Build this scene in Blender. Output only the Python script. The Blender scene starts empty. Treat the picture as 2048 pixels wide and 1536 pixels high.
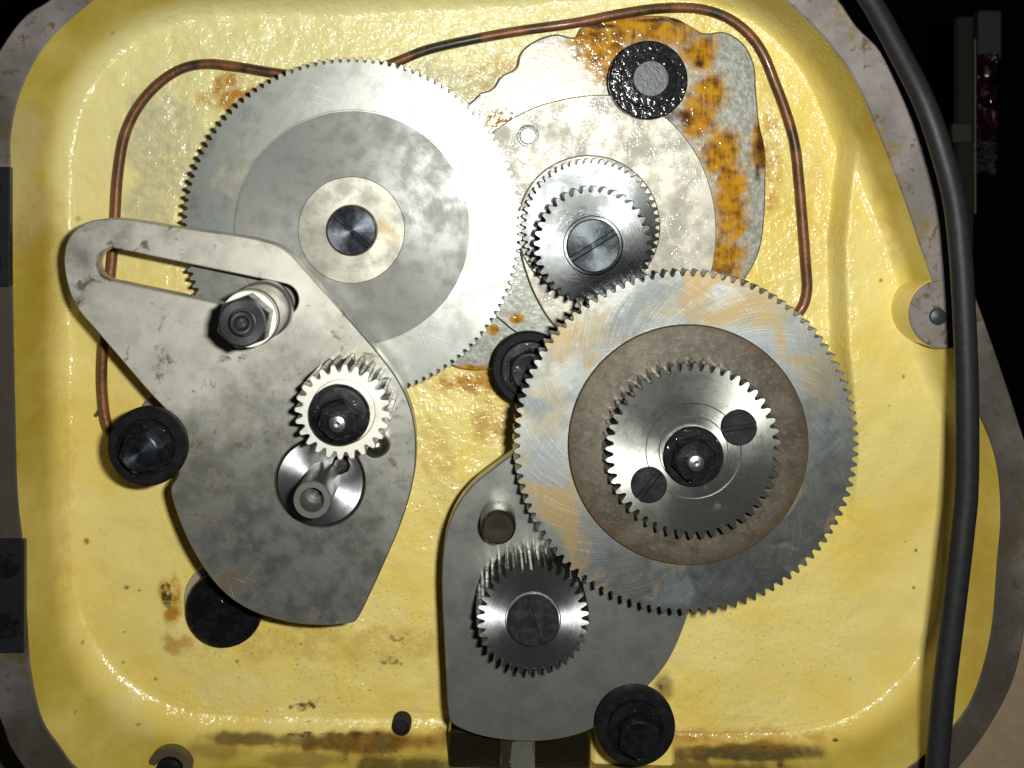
import bpy, bmesh, math, random
import numpy as np
from mathutils import Vector
from mathutils.geometry import tessellate_polygon

random.seed(4); rng = np.random.default_rng(11)
PI = math.pi
scene = bpy.context.scene
COL = scene.collection

# ------------------------------------------------------------------ camera, light, exposure
VX, VY = 960.0, 350.0            # point of the 2048x1536 photograph straight ahead of the lens
FP, DIST = 2200.0, 500.0         # focal length in photo pixels, lens to casting floor in mm
cam_d = bpy.data.cameras.new('camera'); cam = bpy.data.objects.new('camera', cam_d); COL.objects.link(cam)
cam.location = (0, -DIST/1000, 0); cam.rotation_euler = (PI/2, 0, 0)
cam_d.sensor_width = 36; cam_d.lens = 36*FP/2048
cam_d.shift_x = (1024-VX)/2048; cam_d.shift_y = -(768-VY)/2048
cam_d.clip_start = 0.01; cam_d.clip_end = 20
cam_d.dof.use_dof = True; cam_d.dof.focus_distance = 0.455; cam_d.dof.aperture_fstop = 13
scene.camera = cam

world = bpy.data.worlds.new('World'); scene.world = world; world.use_nodes = True
world.node_tree.nodes['Background'].inputs[0].default_value = (0.9, 0.95, 1.0, 1)
world.node_tree.nodes['Background'].inputs[1].default_value = 0.007

fl = bpy.data.lights.new('camera_flash', 'AREA'); fl.shape = 'RECTANGLE'; fl.size = 0.026; fl.size_y = 0.013
fl.energy = 2.95; fl.color = (0.98, 1.0, 0.93)
flash = bpy.data.objects.new('camera_flash', fl); COL.objects.link(flash)
flash.location = (0.050, -DIST/1000-0.005, 0.020)
flash.rotation_euler = (PI/2 - math.radians(6), 0, 0)

scene.view_settings.view_transform = 'Standard'; scene.view_settings.look = 'None'
scene.view_settings.exposure = 0.0; scene.view_settings.gamma = 1.0
scene.cycles.max_bounces = 5
scene.cycles.sample_clamp_indirect = 3.0

# ------------------------------------------------------------------ coordinates (mm; x right, y up, h towards the lens)
def sc(h): return (DIST-h)/FP
def W(px, py, h): k = sc(h); return ((px-VX)*k, (VY-py)*k)

# ------------------------------------------------------------------ node helpers
class NT:
    def __init__(s, name):
        s.m = bpy.data.materials.new(name); s.m.use_nodes = True
        s.t = s.m.node_tree; s.b = s.t.nodes['Principled BSDF']
        s.P = s.n('ShaderNodeTexCoord').outputs['Object']
    def n(s, typ, ins=None, **kw):
        nd = s.t.nodes.new(typ)
        for k, v in kw.items(): setattr(nd, k, v)
        if ins:
            for k, v in ins.items(): s.put(nd.inputs[k], v)
        return nd
    def put(s, sock, v):
        if isinstance(v, bpy.types.NodeSocket): s.t.links.new(v, sock)
        elif isinstance(v, tuple) and len(v) == 3 and sock.type == 'RGBA': sock.default_value = (*v, 1)
        else: sock.default_value = v
    def math(s, op, a, b=0.0, clamp=False):
        nd = s.n('ShaderNodeMath', operation=op, use_clamp=clamp); s.put(nd.inputs[0], a); s.put(nd.inputs[1], b); return nd.outputs[0]
    def vm(s, op, a, b=None):
        nd = s.n('ShaderNodeVectorMath', operation=op); s.put(nd.inputs[0], a)
        if b is not None: s.put(nd.inputs[1], b)
        return nd.outputs['Value'] if op == 'LENGTH' else nd.outputs[0]
    def noise(s, scale, detail=4, rough=0.55, vec=None, dist=0.0, off=0.0):
        v = vec or s.P
        if off: v = s.vm('ADD', v, (off, off*1.7, off*.3))
        nd = s.n('ShaderNodeTexNoise', {'Vector': v, 'Scale': scale, 'Detail': detail, 'Roughness': rough, 'Distortion': dist})
        return nd.outputs[0]
    def ramp(s, v, lo, hi, a=0.0, b=1.0):
        nd = s.n('ShaderNodeMapRange', {'Value': v, 'From Min': lo, 'From Max': hi, 'To Min': a, 'To Max': b}, interpolation_type='SMOOTHSTEP'); return nd.outputs[0]
    def mix(s, f, a, b):
        nd = s.n('ShaderNodeMix', data_type='RGBA'); s.put(nd.inputs[0], f); s.put(nd.inputs[6], a); s.put(nd.inputs[7], b); return nd.outputs[2]
    def mixf(s, f, a, b):
        nd = s.n('ShaderNodeMix', data_type='FLOAT'); s.put(nd.inputs[0], f); s.put(nd.inputs[2], a); s.put(nd.inputs[3], b); return nd.outputs[0]
    def blob(s, c, r, wob, soft=0.35):
        """a colour patch with its own ragged outline: centre and radii in metres"""
        v = s.vm('DIVIDE', s.vm('SUBTRACT', s.P, (c[0], c[1], 0)), (r[0], r[1], 1.0))
        return s.ramp(s.math('ADD', s.vm('LENGTH', v), wob), 1.0+soft*.3, 1.0-soft)
    def blobs(s, lst, wob, soft=.35):
        o = None
        for c, r in lst:
            b = s.blob(c, r, wob, soft); o = b if o is None else s.math('MAXIMUM', o, b)
        return o
    def polar(s, kr, ka):
        x = s.n('ShaderNodeSeparateXYZ', {0: s.P})
        r = s.math('SQRT', s.math('ADD', s.math('MULTIPLY', x.outputs[0], x.outputs[0]), s.math('MULTIPLY', x.outputs[1], x.outputs[1])))
        a = s.math('ARCTAN2', x.outputs[1], x.outputs[0])
        return s.n('ShaderNodeCombineXYZ', {0: s.math('MULTIPLY', r, kr), 1: s.math('MULTIPLY', a, ka), 2: 0.0}).outputs[0]
    def attr(s, name): return s.n('ShaderNodeAttribute', attribute_name=name).outputs['Fac']
    def bump(s, h, strength, dist, prev=None):
        nd = s.n('ShaderNodeBump', {'Height': h, 'Strength': strength, 'Distance': dist})
        if prev is not None: s.put(nd.inputs['Normal'], prev)
        return nd.outputs[0]
    def out(s, **kw):
        names = {'color': 'Base Color', 'metal': 'Metallic', 'rough': 'Roughness', 'normal': 'Normal', 'aniso': 'Anisotropic', 'arot': 'Anisotropic Rotation',
                 'tan': 'Tangent', 'coat': 'Coat Weight', 'crough': 'Coat Roughness', 'cnormal': 'Coat Normal', 'spec': 'Specular IOR Level', 'ior': 'IOR'}
        for k, v in kw.items(): s.put(s.b.inputs[names[k]], v)
        return s.m

def steel(name, base=(.52, .51, .48), rough=.42, metal=.8, aniso=0.0, arot=0.0, stains=(), turned=0.0, radial=0.0, mott=.35, dirt=.4, oil=0.0, fine=.25, patches=(), scr=0.0):
    """worn machine steel. stains: (colour, feature size in m, threshold lo, hi)"""
    t = NT(name)
    n1 = t.noise(95, 5, .6); n2 = t.noise(420, 3, .6, off=.31); n3 = t.noise(2600, 2, .5, off=.77)
    c = t.mix(t.ramp(n1, .35, .68), base, tuple(v*(1-mott) for v in base))
    c = t.mix(t.math('MULTIPLY', t.ramp(n2, .56, .74), dirt), c, (.16, .14, .11))
    r = t.mixf(t.ramp(n1, .35, .65), rough*.88, min(1, rough*1.2))
    mt = metal
    wob = t.math('MULTIPLY', t.math('SUBTRACT', t.noise(70, 5, .65, off=4.4), .5), 1.4)
    for col_, lst, amt, mm, soft in patches:
        k = t.math('MULTIPLY', t.blobs([((x_*.001, y_*.001), (a_*.001, b_*.001)) for x_, y_, a_, b_ in lst], wob, soft), amt)
        c = t.mix(k, c, col_); mt = t.mixf(k, mt, mm)
    for i, (sc_, size, lo, hi) in enumerate(stains):
        k = t.ramp(t.noise(1/size, 6, .65, off=1.3+i*.9, dist=.6), lo, hi)
        c = t.mix(k, c, sc_); mt = t.mixf(k, mt, .5); r = t.mixf(k, r, .5)
    if scr:
        for ang_, of_ in ((.35, 2.0), (-.9, 5.0), (1.25, 8.0)):
            pr = t.n('ShaderNodeVectorRotate', {'Vector': t.P, 'Angle': ang_}, rotation_type='Z_AXIS').outputs[0]
            g_ = t.noise(1, 2, .5, vec=t.vm('ADD', t.vm('MULTIPLY', pr, (45., 2600., 1.)), (of_, of_*2, 0.)), dist=.15)
            kk = t.math('MULTIPLY', t.ramp(g_, .66, .74), scr)
            c = t.mix(kk, c, tuple(min(1., v*1.9) for v in base)); r = t.mixf(kk, r, .3)
            kd = t.math('MULTIPLY', t.ramp(g_, .33, .27), scr*.6); c = t.mix(kd, c, tuple(v*.4 for v in base))
    nrm = None
    if turned:
        g = t.noise(1, 3, .7, vec=t.polar(5200, 2.0)); nrm = t.bump(g, turned, .00006)
        r = t.math('ADD', r, t.math('MULTIPLY', t.math('SUBTRACT', g, .5), .25))
    if radial:
        pv = t.n('ShaderNodeSeparateXYZ', {0: t.polar(1., 1.)})
        def arcs(k, ka, kr, off): return t.noise(1, 4, .65, vec=t.n('ShaderNodeCombineXYZ', {0: t.math('MULTIPLY', t.math('ADD', pv.outputs[1], t.math('MULTIPLY', pv.outputs[0], k)), ka), 1: t.math('MULTIPLY', pv.outputs[0], kr), 2: off}).outputs[0])
        g = arcs(22., 42., 60., 1.); g2 = arcs(-30., 36., 70., 5.)
        gg = t.math('ADD', t.math('MULTIPLY', g, .65), t.math('MULTIPLY', g2, .35))
        nrm = t.bump(gg, radial, .00012, nrm)
        c = t.mix(t.math('MULTIPLY', t.ramp(gg, .52, .66), .5), c, tuple(min(1, v*1.5) for v in base))
    nrm = t.bump(t.math('ADD', n3, t.math('MULTIPLY', n2, .8)), fine, .00008, nrm)
    kw = dict(color=c, metal=mt, rough=r, normal=nrm, spec=.6)
    if aniso:
        tg = t.n('ShaderNodeTangent', direction_type='RADIAL', axis='Z').outputs[0]
        kw.update(aniso=aniso, arot=arot, tan=tg)
    if oil:
        on = t.bump(t.noise(700, 2, .5, off=.5), .5, .0006)
        kw.update(coat=t.math('MULTIPLY', t.ramp(t.noise(120, 3, .6, off=2.2), .42, .6), oil), crough=.08, cnormal=on)
    return t.out(**kw)

def black_oxide(name, base=(.004, .0045, .006), rough=.34, wet=.5, aniso=0.0, metal=.0):
    t = NT(name)
    n = t.noise(900, 4, .65); n2 = t.noise(260, 3, .6, off=.4)
    c = t.mix(t.ramp(n2, .4, .7), base, tuple(v*1.8+.002 for v in base))
    nrm = t.bump(n, .12 if metal > .5 else .4, .0004)
    kw = dict(color=c, metal=metal, rough=t.mixf(n2, rough*.75, rough*1.4), normal=nrm, spec=.13,
              coat=t.math('MULTIPLY', t.ramp(t.noise(300, 3, .6, off=3.), .48, .62), wet), crough=.05, cnormal=t.bump(t.noise(1000, 2, .5, off=1.), .9, .0006))
    if aniso:
        kw.update(aniso=aniso, arot=0.25, tan=t.n('ShaderNodeTangent', direction_type='RADIAL', axis='Z').outputs[0])
    return t.out(**kw)

# ------------------------------------------------------------------ mesh helpers (mm in, metres out)
def link_mesh(name, verts, faces, mat, parent=None, angle=17, smooth=True, loc=None):
    me = bpy.data.meshes.new(name)
    v = np.asarray(verts, dtype=float)*0.001
    me.from_pydata(v.tolist(), [], faces)
    if smooth:
        me.polygons.foreach_set('use_smooth', [True]*len(me.polygons))
        me.set_sharp_from_angle(angle=math.radians(angle))
    mats = mat if isinstance(mat, (list, tuple)) else [mat]
    for m in mats: me.materials.append(m)
    o = bpy.data.objects.new(name, me); COL.objects.link(o)
    if parent is not None: o.parent = parent
    else: o.rotation_euler = (PI/2, 0, 0)
    if loc is not None: o.location = loc
    return o

class MB:
    def __init__(s): s.v = []; s.f = []
    def rings(s, ang, rings, cx=0, cy=0, cap0=False, cap1=True):
        """stack of closed rings: each (radius or radii, z[, dx, dy]) over the angles; later rings are further up/inwards"""
        M = len(ang); ca, sa = np.cos(ang), np.sin(ang); st = len(s.v)
        for rg in rings:
            R, z = rg[0], rg[1]; R = np.broadcast_to(np.asarray(R, float), (M,)); Z = np.broadcast_to(np.asarray(z, float), (M,))
            for i in range(M): s.v.append((cx+R[i]*ca[i], cy+R[i]*sa[i], Z[i]))
        for k in range(len(rings)-1):
            a, b = st+k*M, st+(k+1)*M
            for i in range(M):
                j = (i+1) % M; s.f.append((a+i, a+j, b+j, b+i))
        if cap1: s.f.append(tuple(st+(len(rings)-1)*M+i for i in range(M)))
        if cap0: s.f.append(tuple(st+i for i in reversed(range(M))))
        return s
    def lathe(s, prof, n=72, cx=0, cy=0, cap0=False, cap1=True):
        return s.rings(np.arange(n)*2*PI/n, prof, cx, cy, cap0, cap1)
    def prism(s, loops, z0, z1, ch=0.0, bottom=False):
        """extruded outline with holes (first loop outer), top edge chamfered by ch"""
        tops = []
        for li, lp in enumerate(loops):
            L = np.asarray(lp, float)
            area = .5*np.sum(L[:, 0]*np.roll(L[:, 1], -1)-np.roll(L[:, 0], -1)*L[:, 1])
            if (area < 0) != (li > 0): L = L[::-1]
            n = len(L); T = np.roll(L, -1, 0)-np.roll(L, 1, 0); T /= np.maximum(np.linalg.norm(T, axis=1, keepdims=True), 1e-9)
            N = np.stack([-T[:, 1], T[:, 0]], 1)
            I = L+N*ch; st = len(s.v)
            for p in L: s.v.append((p[0], p[1], z0))
            for p in L: s.v.append((p[0], p[1], z1-ch))
            if ch:
                for p in I: s.v.append((p[0], p[1], z1))
            nr = 3 if ch else 2
            for k in range(nr-1):
                for i in range(n):
                    j = (i+1) % n; a = st+k*n; s.f.append((a+i, a+j, a+n+j, a+n+i))
            tops.append((st+(nr-1)*n, I, st, L))
        idx = [i for t in tops for i in range(t[0], t[0]+len(t[1]))]
        polys = [[Vector((p[0], p[1], 0)) for p in t[1]] for t in tops]
        for tri in tessellate_polygon(polys):
            a, b, c = (idx[q] for q in tri); va, vb, vc = s.v[a], s.v[b], s.v[c]
            if (vb[0]-va[0])*(vc[1]-va[1])-(vb[1]-va[1])*(vc[0]-va[0]) < 0: b, c = c, b
            s.f.append((a, b, c))
        if bottom:
            idx = [i for t in tops for i in range(t[2], t[2]+len(t[3]))]
            for tri in tessellate_polygon([[Vector((p[0], p[1], 0)) for p in t[3]] for t in tops]):
                a, b, c = (idx[q] for q in tri); va, vb, vc = s.v[a], s.v[b], s.v[c]
                if (vb[0]-va[0])*(vc[1]-va[1])-(vb[1]-va[1])*(vc[0]-va[0]) > 0: b, c = c, b
                s.f.append((a, b, c))
        return s
    def box(s, x0, x1, y0, y1, z0, z1, ch=.4):
        c = ch
        lp = [(x0+c, y0), (x1-c, y0), (x1, y0+c), (x1, y1-c), (x1-c, y1), (x0+c, y1), (x0, y1-c), (x0, y0+c)]
        return s.prism([lp], z0, z1, ch, bottom=True)
    def tube(s, pts, r, n=14, cap=True):
        P = np.asarray(pts, float); m = len(P); R = np.broadcast_to(np.asarray(r, float), (m,)); st = len(s.v)
        T = np.gradient(P, axis=0); T /= np.linalg.norm(T, axis=1, keepdims=True)
        up = np.array([0, 0, 1.0])
        for i in range(m):
            a = np.cross(T[i], up); a /= np.linalg.norm(a)+1e-9; b = np.cross(a, T[i])
            for k in range(n):
                th = 2*PI*k/n; s.v.append(tuple(P[i]+R[i]*(math.cos(th)*a+math.sin(th)*b)))
        for i in range(m-1):
            for k in range(n):
                j = (k+1) % n; a = st+i*n; s.f.append((a+k, a+n+k, a+n+j, a+j))
        if cap:
            s.f.append(tuple(st+k for k in range(n))); s.f.append(tuple(st+(m-1)*n+k for k in reversed(range(n))))
        return s
    flank = 0
    def build(s, name, mat, parent=None, **kw):
        o = link_mesh(name, s.v, s.f, [mat, M_FLANK] if s.flank else mat, parent, **kw)
        if s.flank: o.data.polygons.foreach_set('material_index', [1 if i < s.flank else 0 for i in range(len(s.f))])
        return o

def spline(pts, per=8, closed=True):
    P = np.asarray(pts, float); n = len(P); out = []
    for i in range(n if closed else n-1):
        if closed: p0, p1, p2, p3 = P[(i-1) % n], P[i], P[(i+1) % n], P[(i+2) % n]
        else: p0, p1, p2, p3 = P[max(i-1, 0)], P[i], P[i+1], P[min(i+2, n-1)]
        # centripetal Catmull-Rom
        d1, d2, d3 = (max(np.linalg.norm(b-a)**.5, 1e-4) for a, b in ((p0, p1), (p1, p2), (p2, p3)))
        m1 = ((p1-p0)/d1-(p2-p0)/(d1+d2)+(p2-p1)/d2)*d2; m2 = ((p2-p1)/d2-(p3-p1)/(d2+d3)+(p3-p2)/d3)*d2
        if np.allclose(p0, p1): m1 = (p2-p1)
        if np.allclose(p2, p3): m2 = (p2-p1)
        for k in range(per):
            t = k/per; out.append((2*t**3-3*t*t+1)*p1+(t**3-2*t*t+t)*m1+(-2*t**3+3*t*t)*p2+(t**3-t*t)*m2)
    if not closed: out.append(P[-1])
    return np.array(out)

class Thing:
    """an Empty on the axis of the thing, at its base; children use mm relative to it"""
    def __init__(s, name, label, cat, px, py, h0, href=None, group=None):
        s.cx, s.cy = W(px, py, h0 if href is None else href); s.h0 = h0
        o = s.o = bpy.data.objects.new(name, None); COL.objects.link(o); o.empty_display_size = .01
        o.location = (s.cx/1000, -h0/1000, s.cy/1000); o.rotation_euler = (PI/2, 0, 0)
        o['label'] = label; o['category'] = cat
        if group: o['group'] = group
    def L(s, px, py, h):
        x, y = W(px, py, h); return (x-s.cx, y-s.cy)
    def loop(s, pts, h, per=8, closed=True):
        return spline([s.L(p[0], p[1], h) for p in pts], per, closed)
    def z(s, h): return h-s.h0

def gear_outline(N, tip, root, phase=0.0, land=.17, rnd=.25):
    """angles and radii of a toothed outline (mm)"""
    A, R = [], []
    dp = 2*PI/N; d = tip-root
    for i in range(N):
        j = 1+random.uniform(-.02, .02)
        for f, r in ((0.0, root), (.12, root), (.22, root+d*.35), (.30, root+d*.72), (.5-land*.75, tip-d*.08), (.5-land*.3, tip), (.5+land*.3, tip), (.5+land*.75, tip-d*.08), (.70, root+d*.72), (.78, root+d*.35), (.88, root)):
            A.append(phase+(i+f)*dp); R.append(r*j if r > tip-d*.1 and False else r)
    return np.array(A), np.array(R)

def gear(mb, N, tip, root, z0, z1, inner, phase=0, land=.17, ch=.35, cx=0, cy=0):
    """inner: rings (radius, z) going inwards on the face"""
    A, R = gear_outline(N, tip, root, phase, land); mb.flank = len(mb.f)+2*len(A)
    mb.rings(A, [(root*.6, z0), (R, z0), (R, z1-ch), (R-ch, z1), (root-ch*1.6, z1)]+list(inner), cx, cy, cap1=True)
    return mb

def hexring(apo, n=8, phase=0.0):
    A = np.array([phase+k*2*PI/(6*n) for k in range(6*n)]); f = ((np.arange(6*n)) % n)/n*PI/3-PI/6
    return A, apo/np.cos(f)

def slotted_head(mb, r, z0, z1, ang, w, depth, cx=0, cy=0, ch=.4, dome=0.0):
    mb.lathe([(r, z0), (r, z1-depth), (0.01, z1-depth)], 48, cx, cy)
    for sgn in (1, -1):
        a0 = math.asin(w/2/r); th = np.linspace(a0, PI-a0, 26)
        lp = [(r*math.cos(t), r*math.sin(t)) for t in th]
        if sgn < 0: lp = [(-x, -y) for x, y in lp]
        c, s_ = math.cos(ang), math.sin(ang)
        mb.prism([[(cx+x*c-y*s_, cy+x*s_+y*c) for x, y in lp]], z1-depth-.1, z1, ch)
    return mb

# ------------------------------------------------------------------ materials
def paint_mat():
    t = NT('yellow_machine_enamel')
    nA = t.noise(22, 4, .6); nB = t.noise(160, 4, .6, off=.4); nC = t.noise(620, 3, .55, off=.9); nD = t.noise(300, 2, .5, off=1.9)
    c = t.mix(t.ramp(nA, .36, .66), (.79, .64, .22), (.765, .57, .128))
    c = t.mix(t.math('MULTIPLY', t.ramp(nB, .5, .75), .35), c, (.66, .56, .26))
    c = t.mix(t.attr('pale'), c, t.mix(nB, (.66, .59, .29), (.80, .71, .32)))
    c = t.mix(t.math('MULTIPLY', t.attr('wall_shade_film'), t.ramp(nA, .25, .7, .55, .95)), c, (.37, .275, .028))  # darker ochre on the side walls: painted shade with some oil film
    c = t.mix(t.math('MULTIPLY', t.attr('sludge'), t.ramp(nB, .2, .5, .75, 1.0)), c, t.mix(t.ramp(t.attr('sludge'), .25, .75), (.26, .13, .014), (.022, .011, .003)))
    c = t.mix(t.math('MULTIPLY', t.attr('grey'), t.ramp(nD, .3, .66, .35, .9)), c, (.42, .40, .29))
    c = t.mix(t.math('MULTIPLY', t.attr('amber'), t.ramp(nB, .3, .62)), c, (.42, .19, .012))
    # specks of swarf and grit
    sp = t.math('MULTIPLY', t.ramp(t.noise(900, 3, .7, off=3.3), 0.63, .68), t.math('ADD', .3, t.attr('grit')), clamp=True)
    c = t.mix(sp, c, (.10, .075, .035))
    g = t.ramp(t.math('ADD', t.attr('grime'), t.math('MULTIPLY', t.math('SUBTRACT', t.noise(210, 5, .7, off=2.7), .5), 1.3)), .38, .72)
    c = t.mix(t.math('MULTIPLY', g, t.ramp(t.attr('grime'), .02, .12)), c, t.mix(nB, (.022, .012, .003), (.10, .06, .014)))
    c = t.mix(t.math('MULTIPLY', t.attr('chip'), .85), c, (.13, .105, .06))
    bmp = t.bump(t.math('ADD', t.math('MULTIPLY', nD, 1.0), t.math('MULTIPLY', nC, .55)), t.math('MULTIPLY', t.attr('lumpy'), .55), .0011)
    cb = t.bump(t.noise(430, 2, .5, off=.2), t.math('ADD', .12, t.math('MULTIPLY', t.attr('lumpy'), .75)), .0009, bmp)
    return t.out(color=c, rough=t.mixf(nB, .35, .55), normal=bmp, spec=.4, coat=t.mixf(nA, .5, 1.0), crough=.09, cnormal=cb)

def rim_mat():
    t = NT('bare_cast_rim')
    n1 = t.noise(45, 5, .6); n2 = t.noise(200, 5, .65, off=.5)
    c = t.mix(t.ramp(n1, .35, .65), (.27, .235, .225), (.17, .15, .14))
    c = t.mix(t.ramp(n2, .56, .68), c, (.13, .085, .035))
    c = t.mix(t.ramp(t.noise(28, 5, .7, off=1.7), .56, .64), c, (.20, .145, .06))
    wob = t.math('MULTIPLY', t.math('SUBTRACT', t.noise(40, 4, .6, off=5.), .5), .9)
    k = t.blobs([((-.2, -.10), (.05, .16)), ((-.15, -.26), (.12, .07)), ((.215, -.16), (.03, .15)), ((.2, -.26), (.08, .06)), ((.0, -.3), (.3, .03))], wob, .7)
    c = t.mix(t.math('MULTIPLY', k, .9), c, (.05, .04, .03))  # lower and left rim darkened in ragged patches: flash falloff painted in
    return t.out(color=c, metal=.25, rough=.55, normal=t.bump(n2, .3, .0003), spec=.4)

def pad_mat(T):
    t = NT('oily_machined_pad')
    wob = t.math('MULTIPLY', t.math('SUBTRACT', t.noise(130, 6, .75, off=.3), .5), 2.0)
    def B(l, soft=.4): return t.blobs([((T.L(x, y, 5)[0]/1000, T.L(x, y, 5)[1]/1000), (a*.000225, b*.000225)) for x, y, a, b in l], wob, soft)
    nB = t.noise(120, 3, .5, off=1.1); nF = t.noise(420, 4, .6, off=2.1); nS = t.noise(1, 4, .6, vec=t.vm('MULTIPLY', t.P, (700., 60., 1.)))
    c = t.mix(t.ramp(nF, .35, .65), (.27, .27, .24), (.17, .17, .145))
    pale = B([(1130, 130, 150, 60), (1080, 180, 120, 60)])
    c = t.mix(t.math('MULTIPLY', pale, .5), c, (.42, .37, .30))
    amber = B([(1290, 60, 150, 42), (1180, 75, 60, 30), (1400, 105, 40, 55), (1395, 235, 45, 55), (1440, 300, 50, 60), (1462, 400, 40, 130), (1450, 520, 45, 60), (1010, 240, 40, 26),
               (1520, 290, 24, 70), (1210, 110, 60, 60), (1035, 635, 16, 12), (985, 660, 14, 12), (950, 740, 70, 12), (1420, 180, 40, 50), (1240, 45, 70, 26)], .6)
    run_ = t.math('MULTIPLY', amber, t.ramp(t.math('ADD', t.math('MULTIPLY', nS, .28), t.math('MULTIPLY', nB, .72)), .28, .48, .55, 1.0))
    c = t.mix(run_, c, t.mix(t.ramp(t.math('ADD', t.math('MULTIPLY', nS, .3), t.math('MULTIPLY', t.noise(200, 3, .5, off=6.), .7)), .38, .68), (.52, .25, .012), (.13, .042, .002)))
    dark = B([(1522, 285, 14, 60), (1515, 345, 9, 30), (1305, 235, 95, 26), (1400, 130, 10, 10), (1330, 40, 70, 6), (1200, 52, 40, 6)], .7)
    c = t.mix(t.math('MULTIPLY', dark, .9), c, (.035, .009, .002))
    wet = t.math('MAXIMUM', t.math('MAXIMUM', amber, dark), t.ramp(nB, .45, .6))
    nrm = t.bump(nF, .3, .0005)
    wetn = t.bump(t.noise(330, 2, .45, off=2.), .32, .0009, nrm)
    return t.out(color=c, metal=t.mixf(run_, .55, .0), rough=t.mixf(run_, .45, .6), normal=nrm, spec=t.mixf(run_, .5, .05), coat=t.mixf(wet, .35, 1.0), crough=.09, cnormal=wetn)

def copper_mat():
    t = NT('oxidised_copper_pipe')
    n = t.noise(90, 4, .6); n2 = t.noise(38, 3, .6, off=.7)
    c = t.mix(t.ramp(n, .35, .65), (.19, .075, .028), (.10, .042, .016))
    yb = t.n('ShaderNodeSeparateXYZ', {0: t.P}).outputs[1]
    oily = t.math('MULTIPLY', t.ramp(n2, .47, .56), t.ramp(yb, .0, .02))
    c = t.mix(oily, c, (.022, .017, .008))
    return t.out(color=c, metal=.35, rough=.48, normal=t.bump(t.noise(500, 3, .6), .5, .0005), coat=t.mixf(oily, .1, .9), crough=.1, spec=.5)

def rubber_mat():
    t = NT('black_rubber_cable')
    n = t.noise(300, 4, .6)
    return t.out(color=t.mix(n, (.010, .010, .012), (.022, .021, .022)), rough=t.mixf(n, .42, .58), normal=t.bump(n, .3, .0004), spec=.3)

def brown_mat():
    t = NT('brown_varnished_disc')
    n = t.noise(110, 5, .65); n2 = t.noise(600, 4, .6, off=.4)
    x = t.vm('LENGTH', t.P)
    c = t.mix(t.ramp(n, .34, .66), (.130, .108, .080), (.07, .055, .038))
    c = t.mix(t.math('MULTIPLY', t.ramp(n2, .5, .7), .55), c, (.20, .175, .145))
    c = t.mix(t.math('MULTIPLY', t.ramp(x, .045, .0505), .65), c, (.075, .045, .018))
    return t.out(color=c, metal=.35, rough=.42, normal=t.bump(n2, .3, .0002), coat=.25, crough=.25)

def flat(name, c, rough=.6, metal=0.0, sc_=120, var=.35, bump=.2, coat=0.0):
    t = NT(name); n = t.noise(sc_, 4, .6)
    return t.out(color=t.mix(n, c, tuple(v*(1-var) for v in c)), rough=rough, metal=metal, normal=t.bump(n, bump, .0005), coat=coat, crough=.1)

M_PAINT = paint_mat(); M_RIM = rim_mat()
OCHRE = (.32, .225, .10); TAN = (.42, .34, .21); SLATE = (.17, .19, .20); RUST = (.24, .11, .03)
M_GEAR_RIM = steel('ground_steel_gear', (.37, .38, .355), .39, .92, scr=.45, stains=((TAN, .05, .60, .78), (SLATE, .05, .57, .75)), mott=.3, dirt=.2)
M_GEAR_MID = steel('turned_steel_disc', (.20, .197, .19), .46, .95, aniso=.35, arot=.25, turned=.5, mott=.15, dirt=.3, stains=(((.24, .22, .23), .03, .62, .85),))
M_GEAR_HUB = steel('stained_steel_hub', (.40, .39, .33), .45, .75, aniso=.3, turned=.2, stains=(((.40, .30, .16), .03, .56, .75),))
M_BRIGHT = steel('bright_turned_steel', (.66, .67, .69), .33, .97, aniso=.9, turned=.2, mott=.2, dirt=.2)
M_FLANK = steel('shaded_greasy_flank', (.20, .195, .18), .30, .9, mott=.4, dirt=.6, oil=.5, stains=(((.012, .011, .009), .004, .50, .60),))  # tooth sides darker: shade between the teeth put into the colour, plus grease
M_STACK = steel('dull_turned_steel', (.075, .078, .08), .30, .97, aniso=.92, turned=.2, mott=.25, dirt=.3)
M_BRIGHT_TAN = steel('stained_turned_steel', (.56, .56, .52), .36, .95, aniso=.82, turned=.2, mott=.3, stains=((OCHRE, .02, .62, .8),))
M_TOOTH = steel('bright_pinion_steel', (.92, .89, .80), .50, .72, mott=.3, dirt=.3)
M_SCRATCH = steel('scoured_steel_gear', (.31, .32, .305), .43, .93, aniso=.35, radial=.45, patches=(((.21, .23, .245), [(-40, -40, 16, 14), (30, 42, 22, 9), (12, -58, 34, 10), (54, 8, 8, 22), (-58, -8, 10, 16)], .55, .95, .6), ((.27, .215, .11), [(-57, 14, 9, 16), (-40, 44, 20, 9), (30, 55, 24, 8), (55, 26, 9, 14), (-4, 58, 20, 8)], .6, .4, .7)), mott=.35, stains=((OCHRE, .034, .52, .66), (SLATE, .045, .53, .66)), dirt=.3)
M_ARM = steel('spotted_steel_arm', (.46, .45, .405), .40, .92, scr=.5, fine=.35, patches=(((.66, .62, .55), [(-50, 45, 66, 56), (-10, 62, 60, 30)], .9, .4, .6), ((.22, .225, .21), [(10, -55, 50, 40)], .6, .9, .5), ((.13, .085, .045), [(-21, -66, 8, 7), (12, 12, 0.1, 0.1)], .7, .3, .4)), mott=.2, dirt=.5, stains=((TAN, .04, .6, .8), ((.17, .13, .085), .011, .56, .68)))
M_ARM_LOW = steel('dull_steel_arm', (.36, .365, .34), .36, .8, scr=.55, mott=.2, dirt=.15, stains=(((.30, .26, .19), .05, .6, .8),))
M_COVER = steel('stained_steel_cover', (.36, .335, .285), .52, .6, scr=.35, mott=.14, dirt=.15, stains=(((.45, .30, .12), .022, .6, .78),), oil=.4)
M_BLACK = black_oxide('oiled_black_bolt', wet=.8)
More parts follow.
